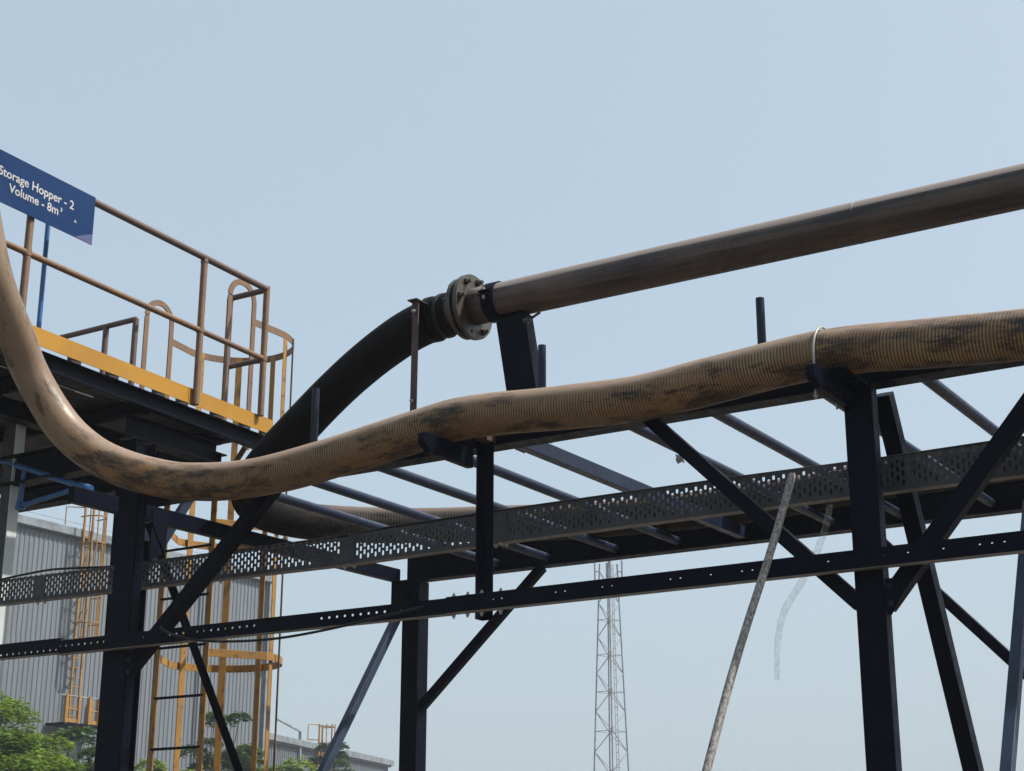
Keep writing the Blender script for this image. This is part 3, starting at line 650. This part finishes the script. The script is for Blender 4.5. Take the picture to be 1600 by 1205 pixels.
# ================================================================== LEANING POLE AND PLASTIC STRIP
T0 = Vector((-2.866, 6.95, 1.874)); T1 = Vector((-2.98, 6.16, .471)); dd = (T1 - T0).normalized()
Pb = T0 + dd * ((T0.z - GZ) / -dd.z)
pts = [T0 + (Pb - T0) * i / 24 + Vector((.006 * math.sin(i * .7), .006 * math.cos(i * .5), 0)) for i in range(25)]
tag(rod('wooden_pole', pts, .0185, 'pole', None, 12, loc=Pb), 'peeling weathered pole leaning against the rack', 'pole')
sp_ = spline([(-3.09, 8.0, 1.965), (-3.12, 8.0, 1.86), (-3.19, 8.0, 1.70), (-3.28, 8.0, 1.56), (-3.375, 8.0, 1.43), (-3.42, 8.0, 1.30), (-3.435, 8.0, 1.15), (-3.44, 8.0, 1.06)], .02)
st_ = flat('plastic_strip', sp_, .040, .002, lambda i: (1, -.25 + .5 * math.sin(i * .08), 0), 'plastic', None)
tag(st_, 'clear plastic strip dangling below the perforated tray', 'plastic strip')

sc_ = MB(); rr_ = random.Random(5)
for i in range(5):
    for j in range(4): sc_.v.append(Vector((-4.030 + .012 * i + rr_.uniform(-.004, .004), 8.06 + .008 * j + rr_.uniform(-.01, .01), 2.384 - .014 * j + rr_.uniform(-.006, .006))))
for i in range(4):
    for j in range(3): a = i * 4 + j; sc_.f.append((a, a + 4, a + 5, a + 1))
tag(sc_.build('plastic_scrap', 'print', solid=.002), 'small white scrap caught on a crossbar near the middle knee brace', 'scrap')

# ================================================================== BACKGROUND: WAREHOUSE
wh = thing('warehouse', 'large grey corrugated warehouse with ladder, behind the rack on the left', 'building', (-46, 43, GZ))
def sheet_mesh(wd, h, pitch=.225, dep=.032):
    mb = MB(); n = int(round(wd / pitch)); P = []
    for k in range(n):
        y = k * pitch; P += [(0, y), (0, y + pitch * .45), (dep, y + pitch * .57), (dep, y + pitch * .85)]
    P.append((0, wd))
    mb.v = [Vector((x, y, 0)) for x, y in P] + [Vector((x, y, h)) for x, y in P]; m = len(P)
    mb.f = [(i, i + 1, m + i + 1, m + i) for i in range(m - 1)]
    me = bpy.data.meshes.new('wall_sheet'); me.from_pydata([tuple(p) for p in mb.v], [], mb.f); me.materials.append(M['clad']); me.update(); return me
lo_, hi_ = sheet_mesh(1.125, 10.2), sheet_mesh(1.125, 4.4)
for i in range(18):
    y = 52.65 - 1.125 * (i + 1)
    inst('wall_sheet', lo_, 'clad', wh, (-45.97, y, GZ)); inst('wall_sheet', hi_, 'clad', wh, (-46.0, y, GZ + 10.0))
MB().box((-76, 32.2, GZ), (-46.03, 52.66, 12.6)).build('hall_body', 'clad', wh)
MB().box((-46.1, 32.0, 12.62), (-45.75, 52.9, 12.98)).build('gutter', 'fascia', wh, bevel=.04)
MB().add([(-46.1, 32.0, 12.9), (-46.1, 52.9, 12.9), (-61, 52.9, 14.2), (-61, 32.0, 14.2), (-46.1, 32.0, 12.8), (-46.1, 52.9, 12.8), (-61, 52.9, 14.1), (-61, 32, 14.1)],
         [(0, 1, 2, 3), (7, 6, 5, 4), (0, 4, 5, 1), (1, 5, 6, 2), (2, 6, 7, 3), (3, 7, 4, 0)]).build('roof', 'fascia', wh)
MB().box((-45.95, 52.6, GZ), (-45.80, 52.74, 12.6)).build('corner_trim', 'fascia', wh)
for v in (48.6,): rod('downpipe', [(-45.83, v, GZ), (-45.83, v, 12.6)], .06, 'clad', wh, 8)
rod('roof_rail', [(-46.0, 33, 13.2), (-46.0, 52.8, 13.2)], .012, 'towersteel', wh, 6)

def wall_ladder(th, x, y, z0, z1, wdt, out, s=1., nout=Vector((1, 0, 0)), side=Vector((0, 1, 0)), cage0=None):
    """caged ladder standing off a wall: stringers, rungs, hoops, straps"""
    P = lambda a, b, z: Vector((x, y, 0)) + side * a + nout * b + Vector((0, 0, z))
    for a in (-wdt / 2, wdt / 2):
        MB().sweep(P(a, .25, z0), P(a, .25, z1 + 1.15), rect(.07 * s, .07 * s), (0, 1, 0)).build('stringer', 'ladder', th)
    zz = z0 + .3
    while zz < z1: MB().tube([P(-wdt / 2, .25, zz), P(wdt / 2, .25, zz)], .02 * s, 6).build('rung', 'ladder', th); zz += .35
    zz = cage0
    while zz < z1 + 1.2:
        pts = [P(math.cos(t) * out * .5, .25 + out * .35 + math.sin(t) * out * .65 if 0 < k < 10 else .25, zz) for k, t in enumerate([math.pi * q / 10 for q in range(11)])]
        MB().tube(pts, .028 * s, 6).build('cage_hoop', 'ladder', th); zz += 1.0
    for q in (1.2, 3.3, 5, 6.7, 8.8):
        t = math.pi * q / 10; MB().tube([P(math.cos(t) * out * .5, .25 + out * .35 + math.sin(t) * out * .65, cage0), P(math.cos(t) * out * .5, .25 + out * .35 + math.sin(t) * out * .65, z1 + 1.15)], .026 * s, 6).build('cage_strap', 'ladder', th)
    for a in (-wdt / 2,):
        g0, g1 = P(a - .45, -.3, z1 + .2), P(a - .45, -.3, z1 + 1.1)
        MB().tube([g0, g1, P(a, .25, z1 + 1.1)], .028 * s, 6).build('roof_gate', 'ladder', th); MB().tube([g0, P(a, .25, z1 + .2)], .028 * s, 6).build('roof_gate', 'ladder', th)
wl = thing('wall_ladder', 'orange yellow caged ladder fixed to the warehouse wall, with a small landing', 'ladder', (-45.6, 42.05, 5.6))
wall_ladder(wl, -45.95, 42.0, 5.75, 12.7, .42, .8, 1., cage0=8.4)
MB().box((-45.9, 40.9, 5.62), (-44.9, 43.0, 5.72)).build('landing', 'navy', wl)
for a, b in ((40.95, -44.95), (41.55, -44.95), (42.05, -44.95), (42.95, -44.95), (42.95, -45.8), (42.5, -44.95)):
    MB().sweep((b, a, 5.7), (b, a, 6.7), rect(.11, .11), (0, 1, 0)).build('landing_post', 'ladder', wl)
for a0, a1 in ((40.95, 41.55), (42.05, 42.95)):
    MB().box((-45.0, a0, 5.72), (-44.93, a1, 5.86)).build('landing_kerb', 'ladder', wl)
    MB().tube([(-44.95, a0, 6.2), (-44.95, a1, 6.2)], .03, 6).build('landing_rail', 'ladder', wl)
MB().tube([(-44.95, 40.7, 6.66), (-44.95, 42.95, 6.66)], .022, 6).build('landing_rail', 'towersteel', wl)

# far shed
A = Vector((-61.5, 70.6, 0)); B = Vector((-67.6, 90.5, 0)); dS = (B - A).normalized(); nS = Vector((dS.y, -dS.x, 0))
fs = thing('far_shed', 'low grey corrugated shed in the distance behind the ladder', 'building', (-64.5, 80, GZ))
sm_ = sheet_mesh(1.35, 9.8, .27, .06); ang = math.atan2(dS.y, dS.x) - math.pi / 2; Ls = (B - A).length
for i in range(17):
    p = B - dS * 1.35 * (i + 1); inst('wall_sheet', sm_, 'clad', fs, (p.x, p.y, GZ), (0, 0, ang))
def slab(name, mat, z0, z1, o0, o1, l0, l1):
    q = [A + dS * l0 + nS * o0, A + dS * l1 + nS * o0, A + dS * l1 + nS * o1, A + dS * l0 + nS * o1]
    MB().add([(p.x, p.y, z0) for p in q] + [(p.x, p.y, z1) for p in q], [(3, 2, 1, 0), (4, 5, 6, 7), (0, 1, 5, 4), (1, 2, 6, 5), (2, 3, 7, 6), (3, 0, 4, 7)]).build(name, mat, fs)
slab('hall_body', 'clad', GZ, 8.0, -18, -.08, -2.1, Ls); slab('gutter', 'fascia', 8.1, 8.45, -.2, .35, -2.3, Ls + .3)
slab('roof', 'fascia', 8.0, 8.09, -18, .2, -2.2, Ls + .2); slab('downpipe', 'towersteel', GZ, 9.0, .1, .25, 4.9, 5.05)
c0 = A + dS * 4.95 + nS * .2
MB().tube([c0 + Vector((0, 0, 8.95)), c0 - dS * 3.6 + Vector((0, 0, 9.35))], .07, 6).build('cable_bracket', 'towersteel', fs)
sl_ = thing('shed_ladder', 'small orange caged ladder on the far shed wall', 'ladder', (-63.9, 78.2, 3))
c1 = A + dS * 8.0
wall_ladder(sl_, c1.x, c1.y, 2.0, 8.5, .5, .9, 1.2, nS, dS, cage0=5.5)

# ================================================================== LATTICE TOWER
tw = thing('lattice_tower', 'tall slim grey lattice telecom tower far behind the rack', 'tower', (-59.7, 107.7, GZ))
hd = math.radians(28)
def leg_pt(k, z):
    r = (2.47 - (z - 8.5) * .0755) / 2 * 1.03; a = hd + k * math.pi / 2 + .10
    return Vector((-59.75 + r * math.cos(a), 107.6 + r * math.sin(a), z))
ZT = 24.0
for k in range(4): MB().tube([leg_pt(k, GZ), leg_pt(k, ZT)], .062, 6).build('leg', 'towersteel', tw)
zz = GZ; i = 0
while zz < ZT - 1.2:
    h = 1.75 - (zz - GZ) * .022
    for k in range(4):
        k2 = (k + 1) % 4; a, b = (k, k2) if (i + k) % 2 else (k2, k)
        MB().tube([leg_pt(a, zz), leg_pt(b, zz + h)], .032, 5).build('diagonal_brace', 'towersteel', tw)
        if i % 2 == 0: MB().tube([leg_pt(k, zz), leg_pt(k2, zz)], .026, 5).build('strut', 'towersteel', tw)
    zz += h; i += 1
lp = lambda s_, z: leg_pt(1, z).lerp(leg_pt(0, z), .42 + s_) * .85 + Vector((-59.75, 107.6, z)) * .15
for s_ in (0, .22): MB().tube([lp(s_ * .6, GZ), lp(s_, ZT)], .026, 5).build('ladder_rail', 'towersteel', tw)
zz = GZ + .5
while zz < ZT - .3: MB().tube([lp(0, zz), lp(.2, zz)], .022, 4).build('ladder_rung', 'towersteel', tw); zz += .55
for k in range(4):
    p = leg_pt(k, ZT - .6); c = Vector((-59.75, 107.6, ZT - .6)); d = (p - c).normalized()
    q = p + d * .35
    MB().tube([p, q], .04, 5).build('antenna_arm', 'towersteel', tw)
    MB().sweep(q - Vector((0, 0, .9)), q + Vector((0, 0, .9)), rect(.22, .12), (d.x, d.y, 0)).build('antenna_panel', 'towersteel', tw, bevel=.02)
MB().tube([Vector((-59.75, 107.6, ZT - 1)), Vector((-59.75, 107.6, ZT + 1.6))], .04, 6).build('mast', 'towersteel', tw)

# ================================================================== TREES
def tree(loc, top, rad, nclump, seed, label, mat='leaf', leaf=.20, per=420):
    rnd = random.Random(seed); t = thing('leafy_tree', label, 'tree', (loc[0], loc[1], GZ), 'green trees in front of the sheds')
    base = Vector((loc[0], loc[1], GZ)); H = top - GZ
    tr = MB(); fork = base + Vector((rnd.uniform(-.2, .2), rnd.uniform(-.2, .2), H * .42))
    tr.tube([base, base.lerp(fork, .5) + Vector((.08, -.05, 0)), fork], lambda s_: .13 - .012 * s_, 8)
    lf = MB(); tone = []
    for c in range(nclump):
        a = rnd.uniform(0, 2 * math.pi); rr = rad * math.sqrt(rnd.uniform(.02, 1)); hz = 1 - (rr / rad) ** 2 * .65
        zc = GZ + H * (.45 + .55 * hz * rnd.uniform(.45, 1.0)); cen = Vector((loc[0] + rr * math.cos(a), loc[1] + rr * math.sin(a), zc - .25))
        mid = fork.lerp(cen, .5) + Vector((rnd.uniform(-.2, .2), rnd.uniform(-.2, .2), .15))
        tr.tube([fork, mid, cen], lambda s_: max(.015, .055 - .014 * s_), 5)
        cr = rnd.uniform(.45, 1.0) * rad * .38; ct = rnd.uniform(-.1, .75)
        for q in range(per):
            # leaflets fan out along drooping fronds from the clump's centre
            fa = rnd.choice(range(9)) * 2 * math.pi / 9 + c * .7 + rnd.gauss(0, .09); fr = rnd.uniform(.1, 1) ** .8 * cr
            lift = cr * .30 * (1 - (fr / cr) ** 2 * 1.7) + rnd.gauss(0, cr * .09)
            p = cen + Vector((fr * math.cos(fa), fr * math.sin(fa), lift))
            ay = fa + rnd.choice((-1, 1)) * rnd.uniform(.7, 1.3); l = leaf * rnd.uniform(.6, 1.25); wd = l * .42
            d = Vector((math.cos(ay), math.sin(ay), rnd.uniform(-.5, .25))).normalized(); n_ = Vector((rnd.gauss(0, .35), rnd.gauss(0, .35), 1)).normalized(); sd2 = d.cross(n_).normalized() * wd / 2
            kk = len(lf.v); lf.v += [p, p + d * l * .5 + sd2, p + d * l, p + d * l * .5 - sd2]; lf.f.append((kk, kk + 1, kk + 2, kk + 3))
            tv = min(1, max(0, ct + rnd.gauss(0, .18) + .25 * (lift > 0))); tone += [tv] * 4
    tr.build('trunk', 'bark', t, smooth=True); lf.a['tone'] = tone; lf.build('crown', mat, t)
tree((-36.6, 30.2), 5.9, 2.5, 44, 1, 'tallest bushy green tree at the left edge of the photo')
tree((-33.8, 29.6), 4.35, 2.2, 44, 2, 'bright green spreading tree below the warehouse landing')
tree((-35.6, 32.8), 4.7, 2.0, 40, 3, 'green tree touching the foot of the warehouse ladder', 'leafdark')
tree((-28.6, 25.2), 3.2, 1.8, 40, 4, 'low bright green tree nearest the dark left column', leaf=.17)
tree((-30.9, 29.2), 3.55, 1.6, 34, 5, 'small dark green tree just beside the dark left column', 'leafdark', leaf=.17)
tree((-43.9, 42.4), 7.3, .8, 18, 6, 'slender dark sapling growing up through the warehouse landing', 'leafdark', .2, 200)
tree((-40.4, 44.3), 6.6, 1.6, 34, 7, 'dark green tree seen through the yellow ladder cage', 'leafdark')
tree((-43.6, 51.6), 5.5, 2.4, 44, 8, 'broad bright tree at the right foot of the warehouse', leaf=.24)
tree((-38.6, 39.6), 4.5, 1.6, 34, 9, 'low bright bush seen between the ladder rails', leaf=.2)
tree((-58.2, 73.0), 8.5, 1.7, 34, 10, 'tree growing in front of the small shed ladder', 'leafdark', .30)
tree((-50.5, 61.5), 6.0, 2.2, 34, 11, 'rounded bright tree standing before the far shed', leaf=.28)

# ================================================================== HAZE
hz = MB().box((-330, -230, GZ - 1), (250, 330, 27.5)).build('haze', 'ground'); hz['kind'] = 'stuff'
g = G('dusty_air'); g.t.nodes.remove(g.b); pv = g.n('ShaderNodeVolumePrincipled'); pv.inputs['Density'].default_value = .0007
pv.inputs['Color'].default_value = (.86, .92, 1, 1); g.lk(pv.outputs[0], g.out.inputs['Volume']); hz.data.materials.clear(); hz.data.materials.append(g.m)
